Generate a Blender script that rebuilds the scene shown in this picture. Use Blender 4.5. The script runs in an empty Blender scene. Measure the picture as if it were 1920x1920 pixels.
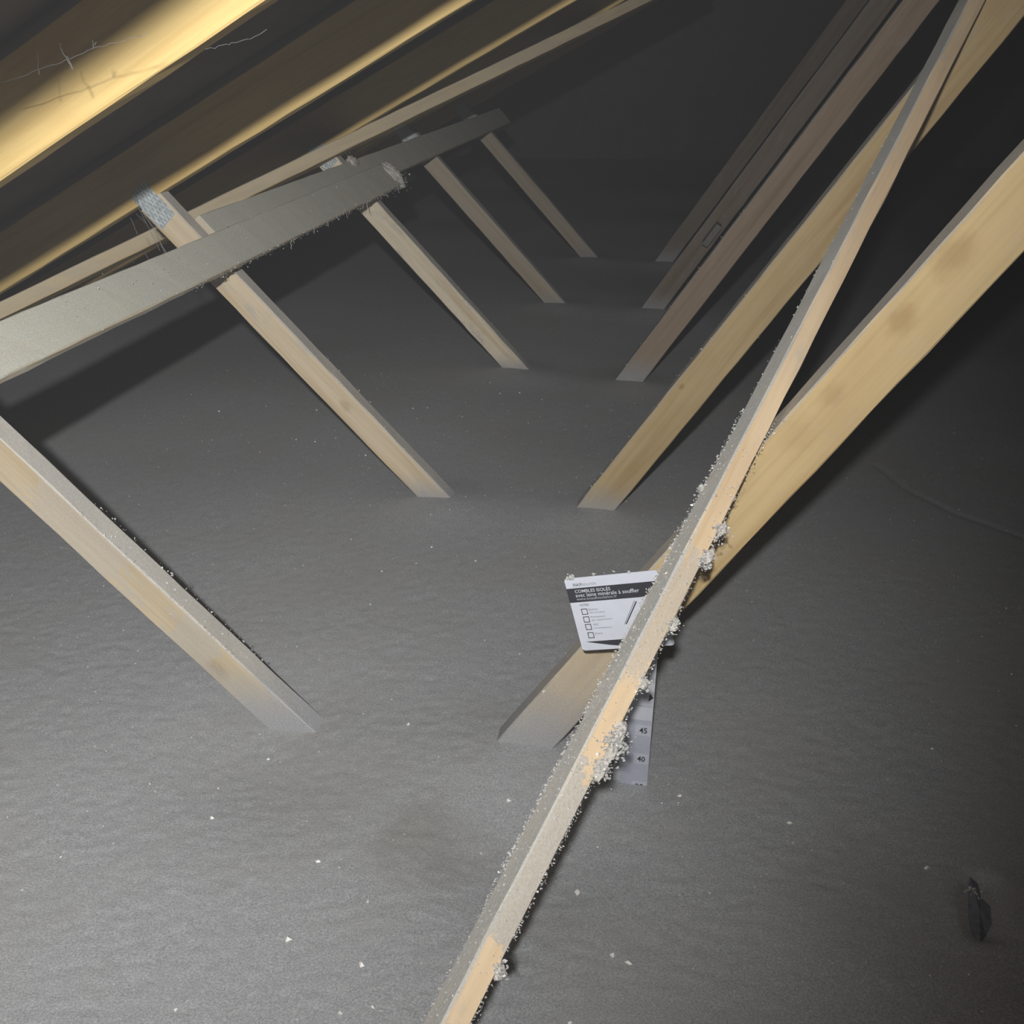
import bpy, math, random
import numpy as np
from mathutils import Vector, Matrix

random.seed(7); rng = np.random.default_rng(7)
scene = bpy.context.scene
COL = scene.collection
H = 0.957                      # height of the lens above the wool, metres

def W(x, y, z):
    """survey units (lens height = 1, origin under the lens) to metres, wool level at z = 0"""
    return Vector((x * H, y * H, (z + 1) * H))

# ------------------------------------------------------------------ camera
CR = np.array([[0.97985404, -0.08915636, -0.17870986],
               [0.19971497, 0.4374245, 0.87679743],
               [0.0, 0.89482454, -0.44641802]])      # columns: right, up, forward
FPX = 1800.0
cam_d = bpy.data.cameras.new('camera'); cam = bpy.data.objects.new('camera', cam_d); COL.objects.link(cam)
cam_d.sensor_width = 36; cam_d.lens = 36 * FPX / 1920; cam_d.clip_start = 0.01; cam_d.clip_end = 60
M3 = Matrix(((CR[0][0], CR[0][1], -CR[0][2]), (CR[1][0], CR[1][1], -CR[1][2]), (CR[2][0], CR[2][1], -CR[2][2])))
cam.matrix_world = Matrix.Translation(W(0, 0, 0)) @ M3.to_4x4()
scene.camera = cam

# ------------------------------------------------------------------ light
wd = bpy.data.worlds.new('world'); scene.world = wd; wd.use_nodes = True
wd.node_tree.nodes['Background'].inputs[0].default_value = (0.95, 0.95, 1.0, 1)
wd.node_tree.nodes['Background'].inputs[1].default_value = 0.020  # dim even fill added, with no source of its own in the attic
hz = wd.node_tree.nodes.new('ShaderNodeVolumeScatter')      # fibre dust hanging in the attic air
hz.inputs['Color'].default_value = (0.93, 0.95, 1.0, 1); hz.inputs['Density'].default_value = 0.013
hz.inputs['Anisotropy'].default_value = 0.0
wd.node_tree.links.new(hz.outputs[0], wd.node_tree.nodes['World Output'].inputs['Volume'])
def spot(name, loc, target, power, size, blend, radius, color):
    l = bpy.data.lights.new(name, 'SPOT'); o = bpy.data.objects.new(name, l); COL.objects.link(o)
    o.location = loc; o.rotation_euler = (target - loc).to_track_quat('-Z', 'Y').to_euler()
    l.energy = power; l.spot_size = math.radians(size); l.spot_blend = blend
    l.shadow_soft_size = radius; l.color = color
    return o
# the head torch worn by whoever takes the photograph, a little behind and above the lens
LAMP = W(-0.01, -0.25, 0.272)
_az, _el = math.radians(-40), math.radians(-6)
AIM = LAMP + Vector((math.sin(_az) * math.cos(_el), math.cos(_az) * math.cos(_el), math.sin(_el)))
spot('head_torch', LAMP, AIM, 195, 138, 1.0, 0.018, (1.0, 0.98, 0.95))

scene.cycles.max_bounces = 6; scene.cycles.diffuse_bounces = 4; scene.cycles.volume_bounces = 0
vs = scene.view_settings
scene.display_settings.display_device = 'sRGB'
vs.view_transform = 'Standard'; vs.look = 'None'; vs.exposure = 0.0; vs.gamma = 1.0
vs.use_curve_mapping = False

# ------------------------------------------------------------------ helpers
def tag(o, label=None, cat=None, group=None, kind=None):
    if label: o['label'] = label
    if cat: o['category'] = cat
    if group: o['group'] = group
    if kind: o['kind'] = kind
    return o
def empty(name, loc, label, cat, group=None):
    o = bpy.data.objects.new(name, None); COL.objects.link(o); o.location = loc
    o.empty_display_size = 0.05
    return tag(o, label, cat, group)
def mesh_obj(name, verts, faces, mats, parent=None, mat_idx=None, smooth=False, matrix=None):
    me = bpy.data.meshes.new(name); me.from_pydata([tuple(v) for v in verts], [], faces)
    for m in (mats if isinstance(mats, (list, tuple)) else [mats]): me.materials.append(m)
    if mat_idx is not None: me.polygons.foreach_set('material_index', mat_idx)
    if smooth: me.polygons.foreach_set('use_smooth', [True] * len(me.polygons))
    me.update()
    o = bpy.data.objects.new(name, me); COL.objects.link(o)
    if matrix is not None: o.matrix_world = matrix
    if parent is not None:
        o.parent = parent
        pm = Matrix.LocRotScale(parent.location, parent.rotation_euler, parent.scale)
        if parent.parent is not None:
            gp = parent.parent
            pm = Matrix.LocRotScale(gp.location, gp.rotation_euler, gp.scale) @ pm
        base = matrix if matrix is not None else Matrix.Identity(4)
        loc, rot, sc = (pm.inverted() @ base).decompose()
        o.location = loc; o.rotation_euler = rot.to_euler(); o.scale = sc
    return o
def frame(origin, xa, ya):
    xa = Vector(xa).normalized(); ya = Vector(ya); ya = (ya - ya.dot(xa) * xa).normalized(); za = xa.cross(ya)
    m = Matrix((xa, ya, za)).transposed().to_4x4(); m.translation = origin
    return m

# ------------------------------------------------------------------ materials
class NT:
    def __init__(s, name):
        s.m = bpy.data.materials.new(name); s.m.use_nodes = True; s.t = s.m.node_tree; s.n = s.t.nodes
        s.b = s.n['Principled BSDF']; s.b.inputs['Specular IOR Level'].default_value = 0.25
        s.coord = s.n.new('ShaderNodeTexCoord')
    def link(s, a, b): s.t.links.new(a, b)
    def mapping(s, src, scale, loc=(0, 0, 0)):
        n = s.n.new('ShaderNodeMapping'); n.inputs['Scale'].default_value = scale; n.inputs['Location'].default_value = loc
        s.link(src, n.inputs[0]); return n.outputs[0]
    def noise(s, vec, scale, detail=3, rough=0.55, dist=0.0):
        n = s.n.new('ShaderNodeTexNoise'); n.inputs['Scale'].default_value = scale
        n.inputs['Detail'].default_value = detail; n.inputs['Roughness'].default_value = rough
        n.inputs['Distortion'].default_value = dist
        s.link(vec, n.inputs['Vector']); return n.outputs[0]
    def ramp(s, fac, stops):
        n = s.n.new('ShaderNodeValToRGB'); cr = n.color_ramp
        cr.elements[0].position = stops[0][0]; cr.elements[0].color = (*stops[0][1], 1)
        cr.elements[1].position = stops[-1][0]; cr.elements[1].color = (*stops[-1][1], 1)
        for p, c in stops[1:-1]:
            e = cr.elements.new(p); e.color = (*c, 1)
        s.link(fac, n.inputs[0]); return n.outputs[0]
    def math(s, op, a, b=None, c=None, clamp=False):
        n = s.n.new('ShaderNodeMath'); n.operation = op; n.use_clamp = clamp
        for i, v in enumerate((a, b, c)):
            if v is None: continue
            if isinstance(v, (int, float)): n.inputs[i].default_value = v
            else: s.link(v, n.inputs[i])
        return n.outputs[0]
    def mix(s, fac, a, b, mode='MIX'):
        n = s.n.new('ShaderNodeMix'); n.data_type = 'RGBA'; n.blend_type = mode
        if isinstance(fac, (int, float)): n.inputs[0].default_value = fac
        else: s.link(fac, n.inputs[0])
        for i, v in ((6, a), (7, b)):
            if isinstance(v, tuple): n.inputs[i].default_value = (*v, 1)
            else: s.link(v, n.inputs[i])
        return n.outputs[2]
    def bump(s, h, strength, dist):
        n = s.n.new('ShaderNodeBump'); n.inputs['Strength'].default_value = strength; n.inputs['Distance'].default_value = dist
        s.link(h, n.inputs['Height']); s.link(n.outputs[0], s.b.inputs['Normal'])

def simple(name, col, rough=0.7, metal=0.0, noise_amt=0.08, scale=60):
    s = NT(name); c = s.noise(s.coord.outputs['Object'], scale, 3)
    a = tuple(x * (1 - noise_amt) for x in col); b = tuple(min(1, x * (1 + noise_amt)) for x in col)
    s.link(s.ramp(c, [(0.3, a), (0.7, b)]), s.b.inputs['Base Color'])
    s.b.inputs['Roughness'].default_value = rough; s.b.inputs['Metallic'].default_value = metal
    return s.m

def floor_px(px, py):
    c = CR @ np.array([px - 960, 960 - py, FPX]); t = -1 / c[2]
    return (c[0] * t * H, c[1] * t * H)
WOOL = (0.325, 0.335, 0.35)
def wood(name, base, seed, dust=0.75, face_dust=0.12, knots=(), foot=None, dust_axis=None, dust_col=None, patches=()):
    """pine board: long grain along local X, wool dust on the faces that look up, knots, fibre grey near its foot"""
    s = NT(name); ob = s.coord.outputs['Object']
    off = (seed * 3.7, seed * 1.3, seed * 2.1)
    g1 = s.noise(s.mapping(ob, (1.6, 34, 34), off), 1.0, 5, 0.6, 0.6)
    g2 = s.noise(s.mapping(ob, (5, 160, 160), off), 1.0, 3, 0.5)
    blot = s.noise(s.mapping(ob, (5, 14, 14), off), 1.0, 3, 0.5)
    dark = tuple(x * k for x, k in zip(base, (0.80, 0.72, 0.60)))
    lite = tuple(min(1, x * k) for x, k in zip(base, (1.10, 1.10, 1.12)))
    c = s.ramp(g1, [(0.28, dark), (0.5, base), (0.72, lite)])
    c = s.mix(s.math('MULTIPLY', s.math('SUBTRACT', g2, 0.5, clamp=True), 1.1), c, tuple(x * 0.62 for x in base))
    c = s.mix(s.math('MULTIPLY', s.math('SUBTRACT', blot, 0.52, clamp=True), 1.6), c, tuple(x * k for x, k in zip(base, (0.78, 0.68, 0.58))))
    for (kx, ky, kr, ks) in knots:         # knots sit where they sit on this very board
        mp = s.mapping(ob, (1 / (kr * 1.5), 1 / kr, 0.0), (-kx / (kr * 1.5), -ky / kr, 0))
        wob = s.noise(s.mapping(ob, (60, 60, 60), off), 1.0, 2)
        ln = s.n.new('ShaderNodeVectorMath'); ln.operation = 'LENGTH'; s.link(mp, ln.inputs[0])
        d = s.math('ADD', ln.outputs['Value'], s.math('MULTIPLY', s.math('SUBTRACT', wob, 0.5), 0.9))
        mr = s.n.new('ShaderNodeMapRange'); mr.interpolation_type = 'SMOOTHSTEP'
        mr.inputs['From Min'].default_value = 0.25; mr.inputs['From Max'].default_value = 1.3
        mr.inputs['To Min'].default_value = ks; mr.inputs['To Max'].default_value = 0.0
        s.link(d, mr.inputs['Value'])
        c = s.mix(mr.outputs[0], c, tuple(x * k for x, k in zip(base, (0.50, 0.40, 0.26))))
    geo = s.n.new('ShaderNodeNewGeometry')
    sx = s.n.new('ShaderNodeSeparateXYZ'); s.link(geo.outputs['Normal'], sx.inputs[0])
    dn = s.noise(s.mapping(ob, (14, 30, 30), off), 1.0, 5, 0.7)
    up = s.n.new('ShaderNodeMapRange'); up.interpolation_type = 'SMOOTHSTEP'
    up.inputs['From Min'].default_value = 0.12; up.inputs['From Max'].default_value = 0.45
    up.inputs['To Min'].default_value = 0.0; up.inputs['To Max'].default_value = dust
    if dust_axis:                           # dust caught on one known face of the board only
        sn = s.n.new('ShaderNodeSeparateXYZ'); s.link(s.coord.outputs['Normal'], sn.inputs[0])
        s.link(s.math('MULTIPLY', sn.outputs[dust_axis[1]], -0.6 if dust_axis[0] == '-' else 0.6), up.inputs['Value'])
    else:
        s.link(sx.outputs['Z'], up.inputs['Value'])
    f = s.math('MULTIPLY', up.outputs[0], s.math('ADD', s.math('MULTIPLY', dn, 0.55), 0.68), clamp=True)
    side = s.n.new('ShaderNodeMapRange'); side.inputs['From Min'].default_value = 0.55; side.inputs['From Max'].default_value = 0.8
    side.inputs['To Min'].default_value = 0; side.inputs['To Max'].default_value = face_dust * 4
    s.link(dn, side.inputs['Value'])
    f = s.math('MAXIMUM', f, s.math('ADD', side.outputs[0], face_dust * 0.5), clamp=True)
    if patches:                              # crusts of wool stuck on known stretches of the board
        so = s.n.new('ShaderNodeSeparateXYZ'); s.link(ob, so.inputs[0])
        edge = s.math('MULTIPLY', s.math('SUBTRACT', s.noise(ob, 55, 5, 0.7), 0.5), 0.16)
        xx = s.math('ADD', so.outputs['X'], edge)
        for (pa, pb, st) in patches:
            inside = s.math('MULTIPLY', s.math('GREATER_THAN', xx, pa), s.math('LESS_THAN', xx, pb))
            f = s.math('MAXIMUM', f, s.math('MULTIPLY', inside, st))
    FT = None
    if foot:                                # fibre thrown against the foot of the board while blowing
        sp = s.n.new('ShaderNodeSeparateXYZ'); s.link(geo.outputs['Position'], sp.inputs[0])
        ft = s.n.new('ShaderNodeMapRange'); ft.interpolation_type = 'SMOOTHSTEP'
        ft.inputs['From Min'].default_value = -0.01; ft.inputs['From Max'].default_value = foot
        ft.inputs['To Min'].default_value = 0.98; ft.inputs['To Max'].default_value = 0.0
        wv = s.math('ADD', sp.outputs['Z'], s.math('MULTIPLY', s.math('SUBTRACT', dn, 0.5), -foot * 0.5))
        s.link(wv, ft.inputs['Value']); FT = ft.outputs[0]
    fine = s.noise(ob, 420, 2); DC = dust_col or (0.40, 0.40, 0.39)
    dc = s.ramp(fine, [(0.3, tuple(x * 0.88 for x in DC)), (0.7, tuple(x * 1.12 for x in DC))])
    res = s.mix(f, c, dc)
    if FT is not None: res = s.mix(FT, res, s.ramp(fine, [(0.3, tuple(x * 0.85 for x in WOOL)), (0.7, tuple(x * 1.15 for x in WOOL))]))
    s.link(res, s.b.inputs['Base Color'])
    s.b.inputs['Roughness'].default_value = 0.72
    h = s.math('ADD', s.math('MULTIPLY', g2, 0.4), s.math('MULTIPLY', s.math('MULTIPLY', fine, f), 1.2))
    s.bump(h, 0.35, 0.0015)
    return s.m

def wool_mat():
    s = NT('blown_mineral_wool'); ob = s.coord.outputs['Object']
    big = s.noise(ob, 2.4, 4, 0.6); mid = s.noise(ob, 40, 4, 0.65); fine = s.noise(ob, 420, 2, 0.6)
    c = s.ramp(fine, [(0.25, tuple(x * 0.70 for x in WOOL)), (0.5, WOOL), (0.75, tuple(x * 1.35 for x in WOOL))])
    c = s.mix(s.math('MULTIPLY', s.math('SUBTRACT', big, 0.47, clamp=True), 2.2, clamp=True), c, (0.31, 0.30, 0.28))
    c = s.mix(s.math('MULTIPLY', s.math('SUBTRACT', mid, 0.45, clamp=True), 1.0, clamp=True), c, tuple(x * 0.8 for x in WOOL))
    for (px, py, rad, st) in ((800, 1570, 0.075, 0.40), (1620, 1690, 0.10, 0.25)):     # faint brown blotches in the wool
        fx, fy = floor_px(px, py)
        mp = s.mapping(ob, (1 / rad, 1 / rad, 0.0), (-fx / rad, -fy / rad, 0))
        ln = s.n.new('ShaderNodeVectorMath'); ln.operation = 'LENGTH'; s.link(mp, ln.inputs[0])
        dd = s.math('ADD', ln.outputs['Value'], s.math('MULTIPLY', s.math('SUBTRACT', s.noise(ob, 14, 4), 0.5), 1.6))
        mr = s.n.new('ShaderNodeMapRange'); mr.interpolation_type = 'SMOOTHSTEP'
        mr.inputs['From Min'].default_value = 0.3; mr.inputs['From Max'].default_value = 1.5
        mr.inputs['To Min'].default_value = st; mr.inputs['To Max'].default_value = 0.0
        s.link(dd, mr.inputs['Value']); c = s.mix(mr.outputs[0], c, (0.20, 0.185, 0.155))
    s.link(c, s.b.inputs['Base Color']); s.b.inputs['Roughness'].default_value = 0.95
    s.b.inputs['Specular IOR Level'].default_value = 0.1
    s.bump(s.math('ADD', s.math('MULTIPLY', mid, 0.05), s.math('MULTIPLY', fine, 0.5)), 0.5, 0.003)
    return s.m

PINE = (0.56, 0.43, 0.25)
M_WOOL = wool_mat()
M_FLUFF = simple('wool_fluff', (0.46, 0.46, 0.45), 0.6, 0, 0.2, 300)
M_GLINT = simple('glass_fibre_flake', (0.80, 0.79, 0.76), 0.4, 0, 0.1, 300)
M_PLATE = simple('galvanised_steel', (0.60, 0.66, 0.68), 0.5, 0.35, 0.3, 90)
M_SLOT = simple('punched_slot', (0.28, 0.32, 0.34), 0.7, 0, 0.1, 90)
M_CARD = simple('white_card', (0.56, 0.59, 0.67), 0.5, 0, 0.03, 60)
M_INK = simple('printed_black', (0.035, 0.036, 0.045), 0.5, 0, 0.1, 60)
M_GREYINK = simple('printed_grey', (0.17, 0.175, 0.20), 0.5, 0, 0.1, 60)
M_RULER = simple('printed_lavender_grey', (0.40, 0.42, 0.50), 0.5, 0, 0.05, 60)
M_LAV = simple('printed_number_field', (0.48, 0.50, 0.58), 0.5, 0, 0.04, 60)
M_STRIP_TOP = simple('pale_grey_card', (0.52, 0.54, 0.60), 0.5, 0, 0.04, 60)
M_STRIP = simple('pale_folded_edge', (0.47, 0.50, 0.52), 0.55, 0, 0.06, 60)
M_WEB = simple('cobweb_silk', (0.17, 0.17, 0.18), 0.5, 0, 0.05, 60)
M_UNDER = simple('roof_underlay', (0.10, 0.088, 0.080), 0.8, 0, 0.25, 6)
M_BLOCK = simple('concrete_block', (0.12, 0.12, 0.12), 0.9, 0, 0.15, 8)
M_DECK = simple('ceiling_board', (0.5, 0.5, 0.48), 0.9, 0, 0.05, 8)

# ------------------------------------------------------------------ wool surface
def vnoise(x, y, cell, seed):
    r = np.random.default_rng(seed); g = r.random((256, 256))
    u = x / cell + 100.3; v = y / cell + 90.7
    i = np.floor(u).astype(int); j = np.floor(v).astype(int); fu = u - i; fv = v - j
    fu = fu * fu * (3 - 2 * fu); fv = fv * fv * (3 - 2 * fv)
    a = g[i % 256, j % 256]; b = g[(i + 1) % 256, j % 256]; c = g[i % 256, (j + 1) % 256]; d = g[(i + 1) % 256, (j + 1) % 256]
    return (a * (1 - fu) + b * fu) * (1 - fv) + (c * (1 - fu) + d * fu) * fv - 0.5
TY = [0.30, 1.17, 2.00, 2.99, 3.83, 4.81]     # truss planes
LF, RF = (-0.58, 0.0), (-0.22, 0.0)
def seg_d(x, y, pts):
    d = np.full(np.shape(x), 9.0)
    for (ax, ay), (bx, by) in zip(pts[:-1], pts[1:]):
        t = np.clip(((x - ax) * (bx - ax) + (y - ay) * (by - ay)) / ((bx - ax) ** 2 + (by - ay) ** 2), 0, 1)
        d = np.minimum(d, np.hypot(x - ax - t * (bx - ax), y - ay - t * (by - ay)))
    return d
def wool_h(x, y):
    x = np.asarray(x, float); y = np.asarray(y, float)
    h = 0.030 * vnoise(x, y, 0.60, 1) + 0.002 * vnoise(x, y, 0.21, 2)
    for ty in TY:                                            # wool drifts up against the feet of the webs
        for fx in (-0.56, -0.21):
            h = h + 0.012 * np.exp(-(((x - fx * H) / 0.13) ** 2 + ((y - (ty - 0.03) * H) / 0.10) ** 2))
    h = h - 0.030 * np.exp(-(((x + 0.60 * H) / 0.16) ** 2 + ((y - 1.12 * H) / 0.16) ** 2))
    h = h - 0.035 * np.exp(-(((x + 0.16) / 0.13) ** 2 + ((y - 0.90) / 0.11) ** 2)) * 0.6
    # a finger-deep slot and a shallow furrow
    d = seg_d(x, y, [HOLE_A, HOLE_B]); h = h - 0.012 * np.exp(-(d / 0.022) ** 4)
    d = seg_d(x, y, GROOVE); h = h - 0.004 * np.exp(-(d / 0.005) ** 2)
    return h
HOLE_A, HOLE_B = floor_px(1838, 1662), floor_px(1846, 1735)
GROOVE = [floor_px(1640, 875), floor_px(1700, 925), floor_px(1790, 968), floor_px(1925, 1010)]
def build_wool():
    nx, ny = 760, 860
    tx = np.linspace(0, 1, nx); xs = -2.42 * H + (6.6 * H) * tx
    ty = np.linspace(0, 1, ny); ys = (-0.35 + (np.exp(2.2 * ty) - 1) / (np.exp(2.2) - 1) * 9.3) * H
    X, Y = np.meshgrid(xs, ys); Z = wool_h(X, Y)
    r = np.random.default_rng(3); Z = Z + r.normal(0, 0.0007, Z.shape) * np.clip(2.2 - Y, 0.2, 1)
    V = np.stack([X.ravel(), Y.ravel(), Z.ravel()], 1).astype(np.float32)
    idx = np.arange(nx * ny).reshape(ny, nx)
    F = np.stack([idx[:-1, :-1].ravel(), idx[:-1, 1:].ravel(), idx[1:, 1:].ravel(), idx[1:, :-1].ravel()], 1)
    me = bpy.data.meshes.new('loose_wool'); nf = len(F)
    me.vertices.add(len(V)); me.vertices.foreach_set('co', V.ravel())
    me.loops.add(nf * 4); me.loops.foreach_set('vertex_index', F.ravel().astype(np.int32))
    me.polygons.add(nf); me.polygons.foreach_set('loop_start', np.arange(0, nf * 4, 4, dtype=np.int32))
    me.polygons.foreach_set('loop_total', np.full(nf, 4, dtype=np.int32))
    me.polygons.foreach_set('use_smooth', np.ones(nf, dtype=bool))
    me.update(calc_edges=True); me.materials.append(M_WOOL)
    o = bpy.data.objects.new('loose_wool', me); COL.objects.link(o)
    tag(o, 'thick bed of loose grey blown mineral wool covering the whole attic floor', 'insulation', kind='stuff')
    return o
wool = build_wool()

# ------------------------------------------------------------------ room shell
def slab(name, quad, t, m):
    """quad of four points, thickened by t along its normal"""
    q = [Vector(p) for p in quad]; n = (q[1] - q[0]).cross(q[3] - q[0]).normalized() * t
    v = q + [p + n for p in q]
    f = [(3, 2, 1, 0), (4, 5, 6, 7), (0, 1, 5, 4), (1, 2, 6, 5), (2, 3, 7, 6), (3, 0, 4, 7)]
    return mesh_obj(name, v, f, m)
Y0, Y1 = -0.9, 9.0
fl = slab('floor', [W(-3.0, Y0, -1.33), W(4.9, Y0, -1.33), W(4.9, Y1, -1.33), W(-3.0, Y1, -1.33)], -0.03, M_DECK)
tag(fl, kind='structure')
# roof: the underlay sags a little between the rafters
RS = math.atan(0.52); RD = 0.104                       # pitch, rafter depth (m)
def rafter_z(x): return 0.303 + 0.52 * x               # underside of the left rafters, survey units
XR = 0.945; ZR = rafter_z(XR)
dz = RD / math.cos(RS) / H + 0.004
def underlay():
    V, F = [], []
    ysl = np.linspace(Y0, Y1, 120); xsl = [-3.0, -2.2, -1.4, -0.7, 0.0, 0.5, XR, 1.6, 2.4, 3.2, 4.0, 4.9]
    for y in ysl:
        k = min(abs(y - t) for t in TY + [-0.57]); sag = -0.016 * min(1, k / 0.4)
        for x in xsl:
            xx = x if x <= XR else 2 * XR - x
            V.append(W(x, y, rafter_z(xx) + dz) + Vector((0, 0, 0.022 + sag)))
    n = len(xsl)
    for j in range(len(ysl) - 1):
        for i in range(n - 1): F.append((j * n + i, (j + 1) * n + i, (j + 1) * n + i + 1, j * n + i + 1))
    o = mesh_obj('ceiling', V, F, M_UNDER, smooth=False)
    sol = o.modifiers.new('thickness', 'SOLIDIFY'); sol.thickness = 0.004; sol.offset = 1
    tag(o, kind='structure')
underlay()
wb = mesh_obj('wall_back', [W(-3, Y1, -1.33), W(4.9, Y1, -1.33), W(XR, Y1, ZR + 0.2), W(-3, Y1 + .15, -1.33), W(4.9, Y1 + .15, -1.33), W(XR, Y1 + .15, ZR + 0.2)],
              [(0, 1, 2), (5, 4, 3), (0, 3, 4, 1), (1, 4, 5, 2), (2, 5, 3, 0)], M_BLOCK)
tag(wb, kind='structure')

# ------------------------------------------------------------------ boards
def board(name, A, B, depth_dir, depth, thick, mat, parent=None, wob=0.0012, seed=0, end_cut=(0, 0), twist=0.0):
    """sawn board from A to B (metres); depth_dir = direction of its wide side"""
    A = Vector(A); B = Vector(B); L = (B - A).length
    m = frame(A, B - A, depth_dir)
    n = max(6, min(60, int(L / 0.045))); ch = 0.0022
    hy, hz = depth / 2, thick / 2
    sec = [(-hy + ch, -hz), (hy - ch, -hz), (hy, -hz + ch), (hy, hz - ch), (hy - ch, hz), (-hy + ch, hz), (-hy, hz - ch), (-hy, -hz + ch)]
    r = random.Random(seed); ph = [r.random() * 6 for _ in range(6)]
    V, F = [], []
    for i in range(n + 1):
        t = i / n; x = L * t
        bow = 0.0015 * math.sin(3 * t + ph[0]); bz = 0.001 * math.sin(4 * t + ph[1])
        ta = twist * max(0.0, 1 - t / 0.7); ct, st = math.cos(ta), math.sin(ta)
        for (y, z) in [(y * ct - z * st, y * st + z * ct) for (y, z) in sec]:
            xx = x + (end_cut[0] * y if i == 0 else 0) + (end_cut[1] * y if i == n else 0)
            V.append((xx, y + bow + r.uniform(-wob, wob) * 0.6, z + bz + r.uniform(-wob, wob) * 0.4))
    for i in range(n):
        for k in range(8):
            a = i * 8 + k; b = i * 8 + (k + 1) % 8
            F.append((a, b, b + 8, a + 8))
    F.append(tuple(range(7, -1, -1))); F.append(tuple(n * 8 + k for k in range(8)))
    return mesh_obj(name, V, F, mat, parent, matrix=m), m, L

def fluff(name, pts, parent, size=(0.002, 0.006), mat=None, seed=1, strand=0.25, label=None):
    """clumps of loose fibre: small crumpled lumps and short hairs, one joined mesh"""
    r = random.Random(seed); V, F = [], []; MI = []
    for p in pts:
        p = Vector(p); s = r.uniform(*size)
        if r.random() < strand:
            d = Vector((r.uniform(-1, 1), r.uniform(-1, 1), r.uniform(-0.6, 1))).normalized() * s * 2.2
            w = d.orthogonal().normalized() * 0.00045; b = len(V)
            w2 = d.cross(w).normalized() * 0.00045
            V += [p + w, p - w * 0.5 + w2, p - w * 0.5 - w2, p + d]
            F += [(b, b + 1, b + 3), (b + 1, b + 2, b + 3), (b + 2, b, b + 3), (b, b + 2, b + 1)]; MI += [0] * 4
        else:
            b = len(V); q = []
            for (x, y, z) in ((1, 0, 0), (-1, 0, 0), (0, 1, 0), (0, -1, 0), (0, 0, 1), (0, 0, -1)):
                q.append(p + Vector((x, y, z)) * s * r.uniform(0.35, 1.0) + Vector((r.uniform(-1, 1), r.uniform(-1, 1), r.uniform(-1, 1))) * s * 0.35)
            V += q
            F += [tuple(b + i for i in t) for t in ((0, 2, 4), (2, 1, 4), (1, 3, 4), (3, 0, 4), (2, 0, 5), (1, 2, 5), (3, 1, 5), (0, 3, 5))]
            MI += [1 if r.random() < 0.06 else 0] * 8
    o = mesh_obj(name, V, F, mat or [M_FLUFF, M_GLINT], parent, MI if mat is None else None)
    o['kind'] = 'stuff'
    if label: o['label'] = label
    return o
def along(m, L, depth, thick, n, t0, t1, faces, seed, spread=0.004):
    """random points on chosen faces / edges of a board (local y = depth side, z = thickness side)"""
    r = random.Random(seed); out = []
    for _ in range(n):
        x = L * (t0 + (t1 - t0) * r.random()); f = r.choice(faces)
        if f == 'z+': y, z = r.uniform(-depth / 2, depth / 2), thick / 2
        elif f == 'z-': y, z = r.uniform(-depth / 2, depth / 2), -thick / 2
        elif f == 'y+': y, z = depth / 2, r.uniform(-thick / 2, thick / 2)
        elif f == 'y-': y, z = -depth / 2, r.uniform(-thick / 2, thick / 2)
        else:
            y = depth / 2 * (1 if f[0] == '+' else -1); z = thick / 2 * (1 if f[1] == '+' else -1)
        out.append(m @ Vector((x, y + r.gauss(0, spread) * (f[0] in '+-'), z + r.gauss(0, spread) * (f[0] in '+-'))))
    return out

# ------------------------------------------------------------------ trusses
aL = math.radians(133); aR = math.radians(57)
dL = Vector((math.cos(aL), 0, math.sin(aL))); dR = Vector((math.cos(aR), 0, math.sin(aR)))
nL = Vector((math.sin(aL), 0, -math.cos(aL)))        # upper right side of a short web
nR = Vector((-math.sin(aR), 0, math.cos(aR)))        # upper left side of a long web
TH = 0.036; WD = 0.062
LTOP = (-1.215, rafter_z(-1.215))
def plane_px(px, py, Y):
    c = CR @ np.array([px - 960, 960 - py, FPX]); t = Y / c[1]
    return W(c[0] * t, Y, c[2] * t)
def knot(px, py, k, r, st):
    Y = TY[k] - 0.019; p = plane_px(px, py, Y); f0 = W(-0.22, Y, -1.0) - dR * 0.30
    return ((p - f0).dot(dR), (p - f0).dot(nR), r, st)
KN_R = {1: [knot(1790, 482, 1, 0.020, 0.4), knot(1692, 602, 1, 0.015, 0.42), knot(1560, 742, 1, 0.014, 0.3), knot(1500, 815, 1, 0.02, 0.2)],
        2: [knot(1418, 520, 2, 0.009, 0.9), knot(1278, 725, 2, 0.005, 0.6)]}
truss_labels = [
    'nearest roof truss, just outside the top left corner, shading the bright rafter',
    'roof truss with the brightest yellow rafter across the top left and the widest webs',
    'roof truss with the steel nail plate joining web and rafter above the dusty board',
    'third visible roof truss, its short web starting under the rounded end of the dusty board',
    'fourth visible roof truss, dim, with its short web left of the attic centre',
    'furthest visible roof truss, its faint grey short web fading into the dark']
M_RAFTER = [wood('pine_rafter_%s' % k, (0.60, 0.44, 0.185), k + 2, dust=0.5, face_dust=0.0) for k in range(2)]
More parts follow.
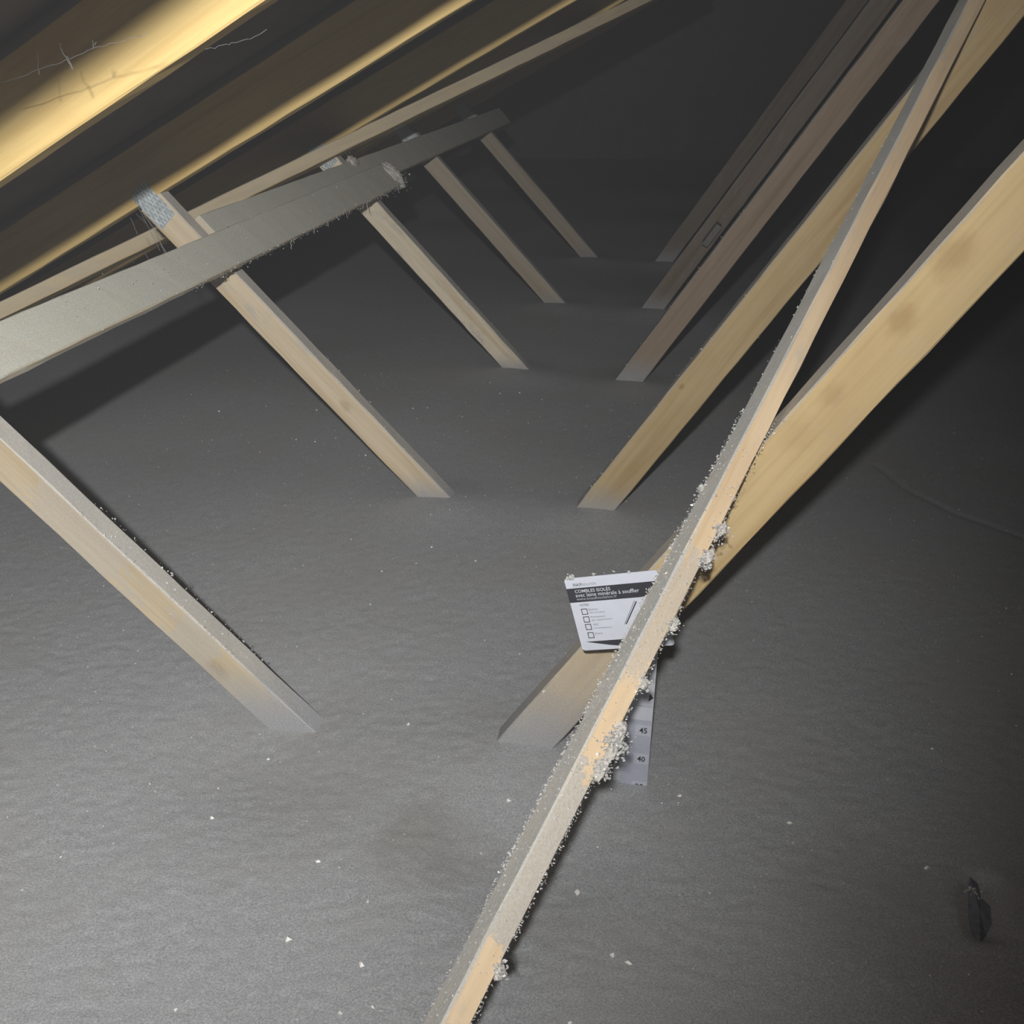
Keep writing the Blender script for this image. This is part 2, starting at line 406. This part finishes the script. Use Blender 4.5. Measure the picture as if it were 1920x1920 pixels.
def plate(parent, centre, along_dir, y_face, ln=0.088, wd=0.050):
    """galvanised punched plate with rows of raised slots pressed into the face of the joint"""
    xa = Vector(along_dir).normalized(); m = frame(Vector((centre.x, y_face, centre.z)), xa, Vector((0, 0, 1)))
    # local z must look towards the camera (-Y)
    if m.to_3x3().col[2].y > 0: m = frame(Vector((centre.x, y_face, centre.z)), xa, Vector((0, 0, -1)))
    V, F, MI = [], [], []
    def box(x0, x1, y0, y1, z0, z1, mi):
        b = len(V)
        V.extend([(x0, y0, z0), (x1, y0, z0), (x1, y1, z0), (x0, y1, z0), (x0, y0, z1), (x1, y0, z1), (x1, y1, z1), (x0, y1, z1)])
        for f in ((3, 2, 1, 0), (4, 5, 6, 7), (0, 1, 5, 4), (1, 2, 6, 5), (2, 3, 7, 6), (3, 0, 4, 7)):
            F.append(tuple(b + i for i in f)); MI.append(mi)
    box(-ln / 2, ln / 2, -wd / 2, wd / 2, 0, 0.0012, 0)
    nx, ny = 8, 6
    for i in range(nx):
        for j in range(ny):
            x = -ln / 2 + ln * (i + 0.5) / nx; y = -wd / 2 + wd * (j + 0.5) / ny + (0.002 if i % 2 else -0.002)
            box(x - 0.0042, x + 0.0042, y - 0.0013, y + 0.0013, 0.0012, 0.0016, 1)
    return mesh_obj('nail_plate', V, F, [M_PLATE, M_SLOT], parent, MI, matrix=m)

for k, ty in enumerate(TY):
    t = empty('roof_truss', W(-0.58, ty, -1.0), truss_labels[k], 'roof truss')
    yv = Vector((0, ty * H, 0))
    def P(x, z): 
        p = W(x, 0, z); return Vector((p.x, ty * H, p.z))
    # rafters
    rd = Vector((math.cos(RS), 0, math.sin(RS))); rn = Vector((-math.sin(RS), 0, math.cos(RS)))
    o1 = rn * (RD / 2) + Vector((0, 0, {4: -0.015, 5: -0.015}.get(k, 0.0)))
    board('rafter', P(-2.95, rafter_z(-2.95)) + o1, P(XR, ZR) + rn * (RD / 2), rn, RD, TH, M_RAFTER[k % 2], t, seed=k)
    rn2 = Vector((math.sin(RS), 0, math.cos(RS)))
    board('rafter', P(XR + 0.002, ZR) + rn2 * (RD / 2), P(2 * XR + 2.9, rafter_z(-2.9)) + rn2 * (RD / 2), rn2, RD, TH, M_RAFTER[(k + 1) % 2], t, seed=k + 50)
    # short web, from the buried chord up to the rafter
    kn = {1: [(0.42, -0.01, 0.016, 0.45)], 2: [(0.60, 0.0, 0.012, 0.4)]}.get(k, ())
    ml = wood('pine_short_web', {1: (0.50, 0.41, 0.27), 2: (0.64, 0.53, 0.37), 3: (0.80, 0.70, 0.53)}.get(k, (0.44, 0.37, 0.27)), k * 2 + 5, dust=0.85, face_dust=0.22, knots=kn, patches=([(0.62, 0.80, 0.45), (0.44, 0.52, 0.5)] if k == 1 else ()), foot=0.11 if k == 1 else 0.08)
    sh = Vector((-0.042 * H if k == 1 else 0.0, 0, 0))
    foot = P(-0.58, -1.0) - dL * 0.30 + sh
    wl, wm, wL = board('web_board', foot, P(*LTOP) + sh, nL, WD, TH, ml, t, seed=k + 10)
    # long web, from the same chord up to the ridge
    kn = KN_R.get(k, ())
    mr = wood('pine_long_web', {1: (0.55, 0.41, 0.21), 2: (0.46, 0.345, 0.18), 3: (0.33, 0.25, 0.18)}.get(k, (0.21, 0.17, 0.13)), k * 2 + 6, dust=0.8, face_dust=0.07, patches=([(0.30, 0.60, 0.42)] if k == 1 else ()), knots=kn, foot=0.20 if k == 1 else 0.10)  # bases darken truss by truss: torch falloff put into the wood colour
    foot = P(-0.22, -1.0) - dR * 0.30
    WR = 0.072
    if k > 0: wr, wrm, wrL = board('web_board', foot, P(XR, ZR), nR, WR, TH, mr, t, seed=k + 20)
    # mirrored webs right of the ridge
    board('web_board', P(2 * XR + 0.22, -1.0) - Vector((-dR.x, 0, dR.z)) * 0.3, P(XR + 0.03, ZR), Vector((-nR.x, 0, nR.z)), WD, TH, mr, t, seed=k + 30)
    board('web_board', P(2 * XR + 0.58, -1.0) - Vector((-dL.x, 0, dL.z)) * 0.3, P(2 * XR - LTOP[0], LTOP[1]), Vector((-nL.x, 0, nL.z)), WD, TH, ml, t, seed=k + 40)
    c = P(*LTOP) - dL * 0.012 + sh
    plate(t, c, dL, ty * H - TH / 2 - 0.0004)
    if k in (1, 2, 3):
        pts = along(wm, wL, WD, TH, 150 if k == 1 else 50, 0.32, 0.62, ['y+', '+-', '++', '+-'], k, 0.001)
        pts += along(wm, wL, WD, TH, 30, 0.30, 0.55, ['z-', 'z+'], k + 3, 0.001)
        fluff('wool_fluff', pts, t, (0.0009, 0.0028), seed=k)
        pts = along(wrm, wrL, WR, TH, 60, 0.13, 0.40, ['y+', '+-', '++', 'y-'], k + 7, 0.0012)
        fluff('wool_fluff', pts, t, (0.0010, 0.0034), seed=k + 4)

# ------------------------------------------------------------------ bracing boards
M_BR = wood('dusty_brace', (0.52, 0.42, 0.27), 31, dust=1.0, face_dust=0.9, dust_col=(0.52, 0.52, 0.46))
def lateral(Y_a, Y_b, u, label, seed, width=0.088, off=0.0, twist=0.0, off_b=0.0, du=0.0):
    """board nailed across the upper edges of the short webs; u = distance up the web from the wool, survey units"""
    t = 0.016; o = nL * (WD / 2 + t / 2 + off)
    a = W(-0.58, Y_a, -1) + dL * (u + du) * H + o; b = W(-0.58, Y_b, -1) + dL * u * H + o + nL * off_b
    br, m, L = board('brace_board', a, b, dL, width, t, M_BR, None, seed=seed, twist=twist)
    tag(br, label, 'brace board')
    return br, m, L
b1, m1, L1 = lateral(0.62, 3.13, 0.74, 'pale dust-covered brace board from the left edge, its rounded furry end over the third web', 61, twist=math.radians(-15), off=0.004, off_b=0.026, width=0.084, du=-0.012)
b2, m2, L2 = lateral(2.0, 5.2, 0.808, 'second pale brace board lapped above the first and running on into the dark', 62, du=-0.022)
# wind brace nailed slantwise under the rafters
def under(x, y, dz=-0.022): return W(x, y, rafter_z(x) + dz)
ua, ub = under(-2.05, 1.80), under(-0.12, 4.30)
ud = (ub - ua).normalized(); un = Vector((-math.sin(RS), 0, math.cos(RS)))
b4, m4, L4 = board('brace_board', ua, ub, ud.cross(un), 0.105, 0.036, wood('slanting_brace_pine', (0.70, 0.55, 0.29), 47, dust=0.6, face_dust=0.03), None, seed=64)
tag(b4, 'clean tan brace board running slantwise under the rafters behind the steel nail plate', 'brace board')
pts = along(m4, L4, 0.105, 0.036, 160, 0.05, 0.5, ['--', '-+', '+-', '++'], 95, 0.002)
pts = [p for p in pts if p.z < (ua.z + (p.y - ua.y) / (ub.y - ua.y) * (ub.z - ua.z)) + 0.004]
fluff('wool_fluff', pts, b4, (0.0010, 0.0026), seed=96, strand=0.5)
# diagonal brace crossing the long webs
A = Vector((-0.20051476, 0.5, -0.85719872)); B = Vector((0.4258099, 2.0, 0.10971183)); d = (B - A)
A2 = A - d * 0.32; B2 = A + d * 1.42
LD = (W(*B) - W(*A)).length
EE = Vector((0.58999969, -0.59685767, 0.54374746))
b3, m3, L3 = board('brace_board', W(*A2), W(*B2), EE, 0.033 * H, 0.0279 * H,
                   wood('diagonal_brace_pine', (0.74, 0.57, 0.37), 41, dust=1.0, face_dust=0.16, dust_axis='-Z', dust_col=(0.44, 0.44, 0.42), patches=[(0.232 * 1.74 * LD, 0.286 * 1.74 * LD, 0.8), (0.325 * 1.74 * LD, 0.372 * 1.74 * LD, 0.55), (0.19 * 1.74 * LD, 0.205 * 1.74 * LD, 0.5)]), None, seed=63)
tag(b3, 'long wool-crusted diagonal brace batten crossing the foreground, half grey, half bare pine', 'brace board')


# crusted wool on the boards
def lump(name, centre, radii, seed, parent, rot=None):
    bm_v, bm_f = [], []; nu, nv = 36, 24
    r = random.Random(seed); ph = [r.random() * 9 for _ in range(6)]
    for j in range(nv + 1):
        th = math.pi * j / nv
        for i in range(nu):
            a = 2 * math.pi * i / nu
            q = Vector((math.sin(th) * math.cos(a), math.sin(th) * math.sin(a), math.cos(th)))
            k = 1 + 0.10 * math.sin(3 * a + ph[0]) * math.sin(th) + 0.08 * math.sin(5 * th + ph[1]) + 0.10 * math.sin(7 * a + 5 * th + ph[2]) * math.sin(th) + r.uniform(-0.09, 0.09)
            bm_v.append(Vector((q.x * radii[0], q.y * radii[1], q.z * radii[2])) * k)
    for j in range(nv):
        for i in range(nu):
            a = j * nu + i; b = j * nu + (i + 1) % nu
            bm_f.append((a, a + nu, b + nu, b))
    mm = (rot.to_4x4() if rot else Matrix.Identity(4)); mm.translation = centre
    o = mesh_obj(name, bm_v, bm_f, M_WOOLFUR, parent, smooth=True, matrix=mm); o['kind'] = 'stuff'
    return o

def edge_fluff(owner, m, L, dep, th, specs, seed, name='wool_fluff', label=None):
    pts = []
    for i, (n, t0, t1, faces, sp) in enumerate(specs): pts += along(m, L, dep, th, n, t0, t1, faces, seed + i, sp)
    return pts
W3, T3 = 0.033 * H, 0.0279 * H
pts = edge_fluff(b3, m3, L3, W3, T3, [
    (1100, 0.25, 0.44, ['--', '--', '++', '--'], 0.0014), (500, 0.27, 0.42, ['z-', 'z-', 'y+'], 0.0008),
    (260, 0.20, 0.30, ['y+', '++', '--'], 0.0015), (420, 0.16, 0.26, ['z-', '--', '++'], 0.0012), (120, 0.44, 0.62, ['--', 'z-'], 0.001)], 70)
fluff('wool_fluff', pts, b3, (0.0007, 0.0019), seed=70, strand=0.25)
def clump(centre, n, sig, seed):
    r = random.Random(seed); return [Vector(centre) + Vector((r.gauss(0, sig[0]), r.gauss(0, sig[1]), r.gauss(0, sig[2]))) for _ in range(n)]
def on_board(m, L, t, y, z): return m @ Vector((L * t, y, z))
pts = []
for (t, y, z, n, sg) in [(0.385, W3 / 2, T3 / 2, 60, 0.006), (0.372, W3 / 2, T3 / 2, 70, 0.006), (0.345, W3 / 2, T3 / 2, 50, 0.005),
                         (0.300, W3 / 2 + 0.002, T3 / 2, 150, 0.009), (0.290, W3 / 2, T3 / 2, 90, 0.007), (0.322, W3 / 2, T3 / 2, 40, 0.004),
                         (0.225, W3 / 2, T3 / 2, 60, 0.005), (0.400, -W3 / 2, -T3 / 2, 30, 0.003)]:
    pts += clump(on_board(m3, L3, t, y, z), int(n * 2.6), (sg * .8, sg * .8, sg * .8), int(t * 1000))
fluff('wool_clump', pts, b3, (0.0010, 0.0028), seed=71, strand=0.2)
M_WOOLFUR = simple('matted_wool', (0.50, 0.48, 0.45), 0.9, 0, 0.22, 260)
for i, (t, dy, rad) in enumerate([(0.386, 0.002, 0.008), (0.374, 0.003, 0.009), (0.345, 0.002, 0.006), (0.303, -0.001, 0.012), (0.290, 0.001, 0.010),
                                  (0.296, 0.004, 0.009), (0.322, 0.001, 0.005), (0.225, 0.001, 0.006)]):
    lump('wool_lump', on_board(m3, L3, t, W3 / 2 + dy, T3 / 2 + 0.001), (rad * 1.15, rad * 0.62, rad * 0.55), 20 + i, b3, m3.to_3x3())
# first lateral brace: ragged fibre under the lower edge, hanging threads, furry rounded end
pts = along(m1, L1, 0.088, 0.022, 300, 0.45, 0.985, ['--', '-+', 'y-'], 80, 0.003) + along(m1, L1, 0.088, 0.022, 90, 0.3, 1.0, ['z+'], 81, 0.001)
fluff('wool_fluff', pts, b1, (0.0009, 0.0028), seed=80, strand=0.35)
lump('wool_lump', on_board(m1, L1, 0.992, 0.0, 0.004), (0.030, 0.045, 0.020), 5, b1, m1.to_3x3())
fluff('wool_fluff', clump(on_board(m1, L1, 0.995, -0.03, 0.006), 130, (0.014, 0.018, 0.014), 83), b1, (0.001, 0.004), seed=84)
lump('wool_lump', on_board(m2, L2, 0.31, 0.040, 0.006), (0.028, 0.018, 0.012), 8, b2, m2.to_3x3())
r_ = random.Random(9); V, F = [], []
def thread(a, b, rad, sagv=0.0, n=8, jit=0.0):
    """thin three-sided thread from a to b appended to V, F"""
    a = Vector(a); b = Vector(b); d = (b - a).normalized(); o1 = d.orthogonal().normalized() * rad; o2 = d.cross(o1).normalized() * rad
    base = len(V)
    for i in range(n + 1):
        t = i / n; p = a.lerp(b, t) + Vector((0, 0, -sagv * 4 * t * (1 - t)))
        if 0 < i < n and jit: p = p + Vector((r_.gauss(0, jit), r_.gauss(0, jit), r_.gauss(0, jit)))
        V.extend([p + o1, p - o1 * 0.5 + o2 * 0.87, p - o1 * 0.5 - o2 * 0.87])
    for i in range(n):
        for k in range(3): F.append((base + i * 3 + k, base + i * 3 + (k + 1) % 3, base + i * 3 + 3 + (k + 1) % 3, base + i * 3 + 3 + k))
for k in range(14):
    t = r_.choice([r_.uniform(0.62, 0.98), r_.uniform(0.84, 0.92)])
    a = on_board(m1, L1, t, -0.044, 0.008); thread(a, a + Vector((r_.gauss(0, 0.003), r_.gauss(0, 0.003), -abs(r_.gauss(0, 0.016)) - 0.006)), 0.0006, jit=0.0012, n=6)
th_o = mesh_obj('hanging_fibre', V, F, M_FLUFF, b1); th_o['kind'] = 'stuff'

# ------------------------------------------------------------------ cobwebs
def cobweb(name, lines, Y, rad, label, jit=0.0006):
    global V, F
    V, F = [], []
    for (x0, y0, x1, y1, s) in lines:
        thread(plane_px(x0, y0, Y), plane_px(x1, y1, Y), rad, s, 10, jit)
    o = mesh_obj(name, V, F, M_WEB)
    return tag(o, label, 'cobweb')
cobweb('cobweb', [(0, 155, 72, 130, .001), (72, 130, 175, 90, .001), (175, 90, 275, 60, .001), (72, 130, 70, 95, 0), (72, 130, 73, 140, 0),
                  (125, 105, 137, 131, 0), (175, 90, 173, 75, 0), (175, 90, 180, 78, 0), (110, 80, 135, 128, 0)],
       1.00, 0.0003, 'thin dusty cobweb thread strung below the bright yellow rafter')
cobweb('cobweb', [(248, 352, 262, 395, 0), (262, 395, 300, 470, .0), (270, 400, 318, 485, 0), (245, 408, 258, 440, 0), 
                  (290, 430, 312, 482, 0), (272, 475, 284, 497, 0), (255, 400, 275, 420, 0), (262, 392, 290, 420, 0),
                  (268, 400, 292, 432, 0), (245, 355, 252, 378, 0), (300, 455, 316, 480, 0)],
       1.93, 0.0005, 'bunch of fine cobweb threads hanging below the steel nail plate')
cobweb('cobweb', [(385, 92, 440, 80, 0), (440, 80, 500, 55, .002)],
       1.08, 0.0003, 'faint single cobweb thread crossing the dark gap right of the bright rafter')

# ------------------------------------------------------------------ small cleat on a far web
c0 = plane_px(1347, 446, 3.80); c0 = Vector((c0.x, c0.y, c0.z))
cl, mc, Lc = board('wood_cleat', c0 + nR * 0.030 + Vector((0, -0.06, 0)), c0 + nR * 0.030 + Vector((0, 0.10, 0)), dR, 0.085, 0.022, simple('weathered_cleat', (0.20, 0.20, 0.19), 0.8, 0, 0.1, 40), None, seed=90)
tag(cl, 'short grey dusty cleat of wood crossing a far web beside the dim brown webs', 'wood cleat')

# ------------------------------------------------------------------ depth marker card on its ruler
def text_mesh(name, body, m, width, height, mat, parent, bold=0.0, cap=True):
    cu = bpy.data.curves.new(name, 'FONT'); cu.body = body; cu.size = 1.0; cu.offset = bold; cu.resolution_u = 2
    cu.extrude = 0.0
    tmp = bpy.data.objects.new(name + '_tmp', cu); COL.objects.link(tmp)
    dg = bpy.context.evaluated_depsgraph_get(); dg.update()
    me = bpy.data.meshes.new_from_object(tmp.evaluated_get(dg)); bpy.data.objects.remove(tmp)
    co = np.empty(len(me.vertices) * 3); me.vertices.foreach_get('co', co); co = co.reshape(-1, 3)
    x0, x1, y0, y1 = co[:, 0].min(), co[:, 0].max(), co[:, 1].min(), co[:, 1].max()
    co[:, 0] = (co[:, 0] - x0) / (x1 - x0) * width; co[:, 1] = (co[:, 1] - y0) / (y1 - y0) * height; co[:, 2] = 0
    verts = [m @ Vector(c) for c in co]; faces = [tuple(p.vertices) for p in me.polygons]
    bpy.data.meshes.remove(me)
    return mesh_obj(name, verts, faces, mat, parent)
def flat(name, pts2, z, m, mat, parent, t=0.0004):
    n = len(pts2); V = [m @ Vector((x, y, z)) for x, y in pts2] + [m @ Vector((x, y, z + t)) for x, y in pts2]
    F = [tuple(range(n - 1, -1, -1)), tuple(range(n, 2 * n))] + [(i, (i + 1) % n, n + (i + 1) % n, n + i) for i in range(n)]
    return mesh_obj(name, V, F, mat, parent)
cc = CR @ np.array([1160 - 960, 960 - 1147, FPX]); tt = 1.075 / cc[1]; DEP = FPX * tt
KPX = DEP / FPX * H                                    # metres per picture pixel at the card
e1 = Vector(CR @ np.array([165 / 185, 22 / 185, -0.44])).normalized()
e2 = Vector(CR @ np.array([39 / 152.5, -142 / 152.5, 0.267])).normalized()
CW, CHT = 185 * KPX, 152.5 * KPX
cen = W(*(cc * tt)); org = cen - e1 * (CW / 2) - e2 * (CHT / 2)
mc4 = frame(org, e1, -e2)                               # x right, y up from the top left corner
def cuv(px, py):
    rx, ry = px - 1057, py - 1087; det = 165 * 139 + 43 * 22
    return ((rx * 139 - 43 * ry) / det * CW, -((165 * ry + 22 * rx) / det) * CHT)
base = floor_px(1188, 1474)
mk = empty('depth_marker', Vector((base[0], base[1], 0)), 'white insulation depth card with a printed ruler standing in the wool behind the diagonal brace', 'depth marker')
rr = 0.004
def rounded(w, h, r, n=4):
    out = []
    for (cx, cy, a0) in ((w - r, -r, 0), (r, -r, 90), (r, -h + r, 180), (w - r, -h + r, 270)):
        for i in range(n + 1):
            a = math.radians(a0 + 90 * i / n); out.append((cx + r * math.cos(a), cy + r * math.sin(a)))
    return out
card = flat('card', rounded(CW, CHT, rr), -0.0012, mc4, M_CARD, mk, 0.0012)
zp = 0.0002
def q(*pp): return [cuv(*p) for p in pp]
v0 = cuv(1063, 1106)[1]; v1 = cuv(1071, 1132.5)[1]
flat('printed_band', [(0.0, v1), (CW, v1), (CW, v0), (0.0, v0)], zp, mc4, M_INK, card)
def ctext(name, body, p_left, p_right, hpx, mat, bold=0.0):
    """p_left / p_right: picture positions of the ends of the base line"""
    a = cuv(*p_left); b = cuv(*p_right)
    mm = mc4 @ Matrix.Translation((a[0], a[1], 0.0009)); return text_mesh(name, body, mm, b[0] - a[0], hpx * KPX * 1.04, mat, card, bold)
ctext('lettering', 'KNAUF', (1076, 1100.5), (1091, 1098.5), 6, M_INK, 0.012)
ctext('lettering', 'INSULATION', (1091.5, 1098.5), (1117, 1095), 5, M_GREYINK)
ctext('lettering', 'COMBLES ISOL\u00c9S', (1080, 1113), (1144, 1104.5), 8.0, M_CARD, 0.008)
ctext('lettering', 'avec laine min\u00e9rale \u00e0 souffler', (1082, 1121), (1195, 1105.5), 7.6, M_CARD, 0.003)
ctext('lettering', 'www.knaufinsulation.fr', (1084, 1127), (1157, 1118), 5.2, M_RULER)
ctext('lettering', 'VOTRE :', (1090, 1138), (1109, 1135.5), 4.2, M_INK)
rows = [((1092, 1143), ((1107, 1145.5), (1124, 1143)), 'Bo\u00eetier', ((1109, 1151.5), (1136, 1147.5)), '\u00e9lectrique'),
        ((1096.5, 1158), ((1112, 1160), (1138, 1156)), 'R\u00e9seau(x)', ((1114, 1166), (1151, 1160.5)), 'de r\u00e9partition'),
        ((1101, 1172.5), ((1117, 1174.5), (1127, 1173)), 'VMC', ((1119, 1181.5), (1151, 1177)), '(Ventilation)'),
        ((1106.5, 1188.5), ((1121.5, 1191.5), (1135.5, 1189)), 'Autre', None, None)]
for (bp, t1, s1, t2, s2) in rows:
    x, y = cuv(*bp); sz = 12.5 * KPX; w_ = 1.5 * KPX
    Vb = [(x, y), (x + sz, y), (x + sz, y - sz), (x, y - sz), (x + w_, y - w_), (x + sz - w_, y - w_), (x + sz - w_, y - sz + w_), (x + w_, y - sz + w_)]
    mesh_obj('checkbox', [mc4 @ Vector((a, b, 0.0008)) for a, b in Vb], [(0, 4, 5, 1), (1, 5, 6, 2), (2, 6, 7, 3), (3, 7, 4, 0)], M_INK, card)
    ctext('lettering', s1, t1[0], t1[1], 4.2, M_GREYINK)
    if s2: ctext('lettering', s2, t2[0], t2[1], 4.2, M_GREYINK)
def stroke(name, a, b, wpx, mat):
    a = Vector(cuv(*a)); b = Vector(cuv(*b)); n = (b - a).normalized(); n = Vector((-n.y, n.x)) * wpx * KPX / 2
    return flat(name, [tuple(a - n), tuple(b - n), tuple(b + n), tuple(a + n)], zp, mc4, mat, card, 0.0003)
stroke('printed_line', (1173.5, 1169), (1187.5, 1123), 0.8, M_INK)
stroke('printed_line', (1176.5, 1168), (1191, 1124), 2.2, M_INK)
flat('printed_symbol', q((1106, 1207.5), (1161, 1199.5), (1215, 1193), (1213, 1211), (1150, 1210.5)), zp, mc4, M_INK, card)
fluff('wool_fluff', [mc4 @ Vector((cuv(x, y)[0], cuv(x, y)[1] + 0.001, 0.002)) for x, y in
      [(1072 + random.gauss(0, 4), 1083 + random.gauss(0, 3)) for _ in range(26)] + [(1148, 1070), (1149, 1069), (1175, 1070), (1112, 1076), (1132, 1074)]], mk, (0.001, 0.003), mat=[M_FLUFF], seed=4, strand=0.1)
# the ruler: 5 cm of scale between numerals
def rpx(px, py): return plane_px(px, py, 1.109)
rb = rpx(1148, 1474); mr4 = frame(Vector((rb.x, rb.y, 0)), Vector((1, 0, 0)), Vector((0, 0, 1)))
def rx(px, py=1474): return rpx(px, 1474).x - rb.x
RW = rx(1213); SW = rx(1162); ZT = 0.265
ruler = flat('ruler', [(SW, -0.06), (RW, -0.06), (RW, ZT), (SW, ZT)], -0.002, mr4, M_STRIP_TOP if 'M_STRIP_TOP' in globals() else M_CARD, mk, 0.002)
flat('folded_edge', [(0, -0.06), (SW, -0.06), (SW, ZT), (0, ZT)], -0.004, mr4, M_STRIP, mk, 0.002)
flat('printed_scale', [(SW, -0.06), (RW - 0.0004, -0.06), (RW - 0.0004, 0.117), (SW, 0.117)], 0.0001, mr4, M_RULER, ruler)
for k, (num, z) in enumerate((('45', 0.100), ('40', 0.050), ('35', 0.0))):
    xr = rx(1209)
    flat('numeral_field', [(xr - 0.019, z - 0.009), (xr + 0.002, z - 0.009), (xr + 0.002, z + 0.009), (xr - 0.019, z + 0.009)], 0.0006, mr4, M_LAV, ruler, 0.0002) if 'M_LAV' in globals() else None
    text_mesh('numeral', num, mr4 @ Matrix.Translation((xr - 0.0135, z - 0.0048, 0.0010)), 0.0108, 0.0096, M_INK, ruler, 0.02)
flat('printed_arrow', [(rx(1203), 0.150), (rx(1212), 0.156), (rx(1205), 0.163)], 0.0003, mr4, M_INK, ruler)
text_mesh('lettering', 'mesure (cm)', mr4 @ Matrix.Translation((rx(1184), 0.139, 0.0004)), rx(1211) - rx(1184), 0.0035, M_GREYINK, ruler)
text_mesh('lettering', 'INSULATION', mr4 @ Matrix.Translation((rx(1158), 0.028, -0.0018)) @ Matrix.Rotation(math.radians(90), 4, 'Z'), 0.026, 0.0045, M_GREYINK, ruler)

# ------------------------------------------------------------------ dark scrap lying in the wool, near the right edge
def on_wool(px, py, dz=0.0):
    x, y = floor_px(px, py); return Vector((x, y, float(wool_h(x, y)) + dz))
out = [(1820, 1640), (1836, 1648), (1842, 1672), (1860, 1690), (1863, 1722), (1852, 1742), (1838, 1762), (1826, 1742), (1820, 1715), (1818, 1680)]
r2 = random.Random(4); tops = [on_wool(x, y, 0.0015 + r2.uniform(0, 0.002)) for x, y in out]; bots = [p - Vector((0, 0, 0.012)) for p in tops]
cen2 = sum(tops, Vector()) / len(tops) + Vector((0, 0, 0.003)); n = len(out)
sc = mesh_obj('dark_patch', tops + bots + [cen2], [(2 * n, (i + 1) % n, i) for i in range(n)] + [(i, (i + 1) % n, n + (i + 1) % n, n + i) for i in range(n)],
              simple('dark_blue_grey', (0.15, 0.16, 0.19), 0.9, 0, 0.25, 120))  # dark blue-grey patch laid over the slot in the wool
tag(sc, 'small dark blue-grey scrap half sunk in the wool near the right edge', 'patch')
fluff('wool_fluff', clump(on_wool(1829, 1668, 0.007), 24, (0.006, 0.004, 0.002), 6), sc, (0.0015, 0.0035), mat=[M_FLUFF], seed=6, strand=0.1)

# ------------------------------------------------------------------ loose bits of fibre lying on the wool
pts = []; r = random.Random(12)
for _ in range(2600):
    y = 0.25 + 2.6 * r.random() ** 1.3; x = r.uniform(-1.6, 1.5)
    pts.append((x * H, y * H))
V, F, MI = [], [], []
xs_ = np.array([p[0] for p in pts]); ys_ = np.array([p[1] for p in pts]); zs_ = wool_h(xs_, ys_)
big = [(902, 1586), (595, 1612), (397, 1521), (1480, 1545), (690, 1690), (676, 1810), (540, 1760), (1148, 1790), (1200, 1240), (1745, 1412), (1736, 1629), (500, 1400), (733, 1303), (765, 1355), (953, 1500), (640, 1900), (330, 1890), (1178, 1805), (1085, 1660)]
bp = [floor_px(*b) for b in big]
allp = [(x, y, z, r.uniform(0.0008, 0.0019) if r.random() < 0.93 else r.uniform(0.002, 0.0034)) for x, y, z in zip(xs_, ys_, zs_)]
allp += [(x, y, float(wool_h(x, y)), r.uniform(0.003, 0.0048)) for x, y in bp]
for (x, y, z, s) in allp:
    b = len(V); p = Vector((x, y, z + s * 0.3))
    for dx, dy, dz_ in ((1, 0, 0), (-1, 0, 0), (0, 1, 0), (0, -1, 0), (0, 0, 1), (0, 0, -1)):
        V.append(p + Vector((dx, dy, dz_)) * s * r.uniform(0.45, 1.1) + Vector((r.uniform(-1, 1), r.uniform(-1, 1), 0)) * s * 0.4)
    F += [tuple(b + i for i in t) for t in ((0, 2, 4), (2, 1, 4), (1, 3, 4), (3, 0, 4), (2, 0, 5), (1, 2, 5), (3, 1, 5), (0, 3, 5))]
    MI += [1 if s > 0.003 or r.random() < 0.10 else 0] * 8
fo = mesh_obj('fibre_flecks', V, F, [M_FLUFF, M_GLINT], wool, MI); fo['kind'] = 'stuff'
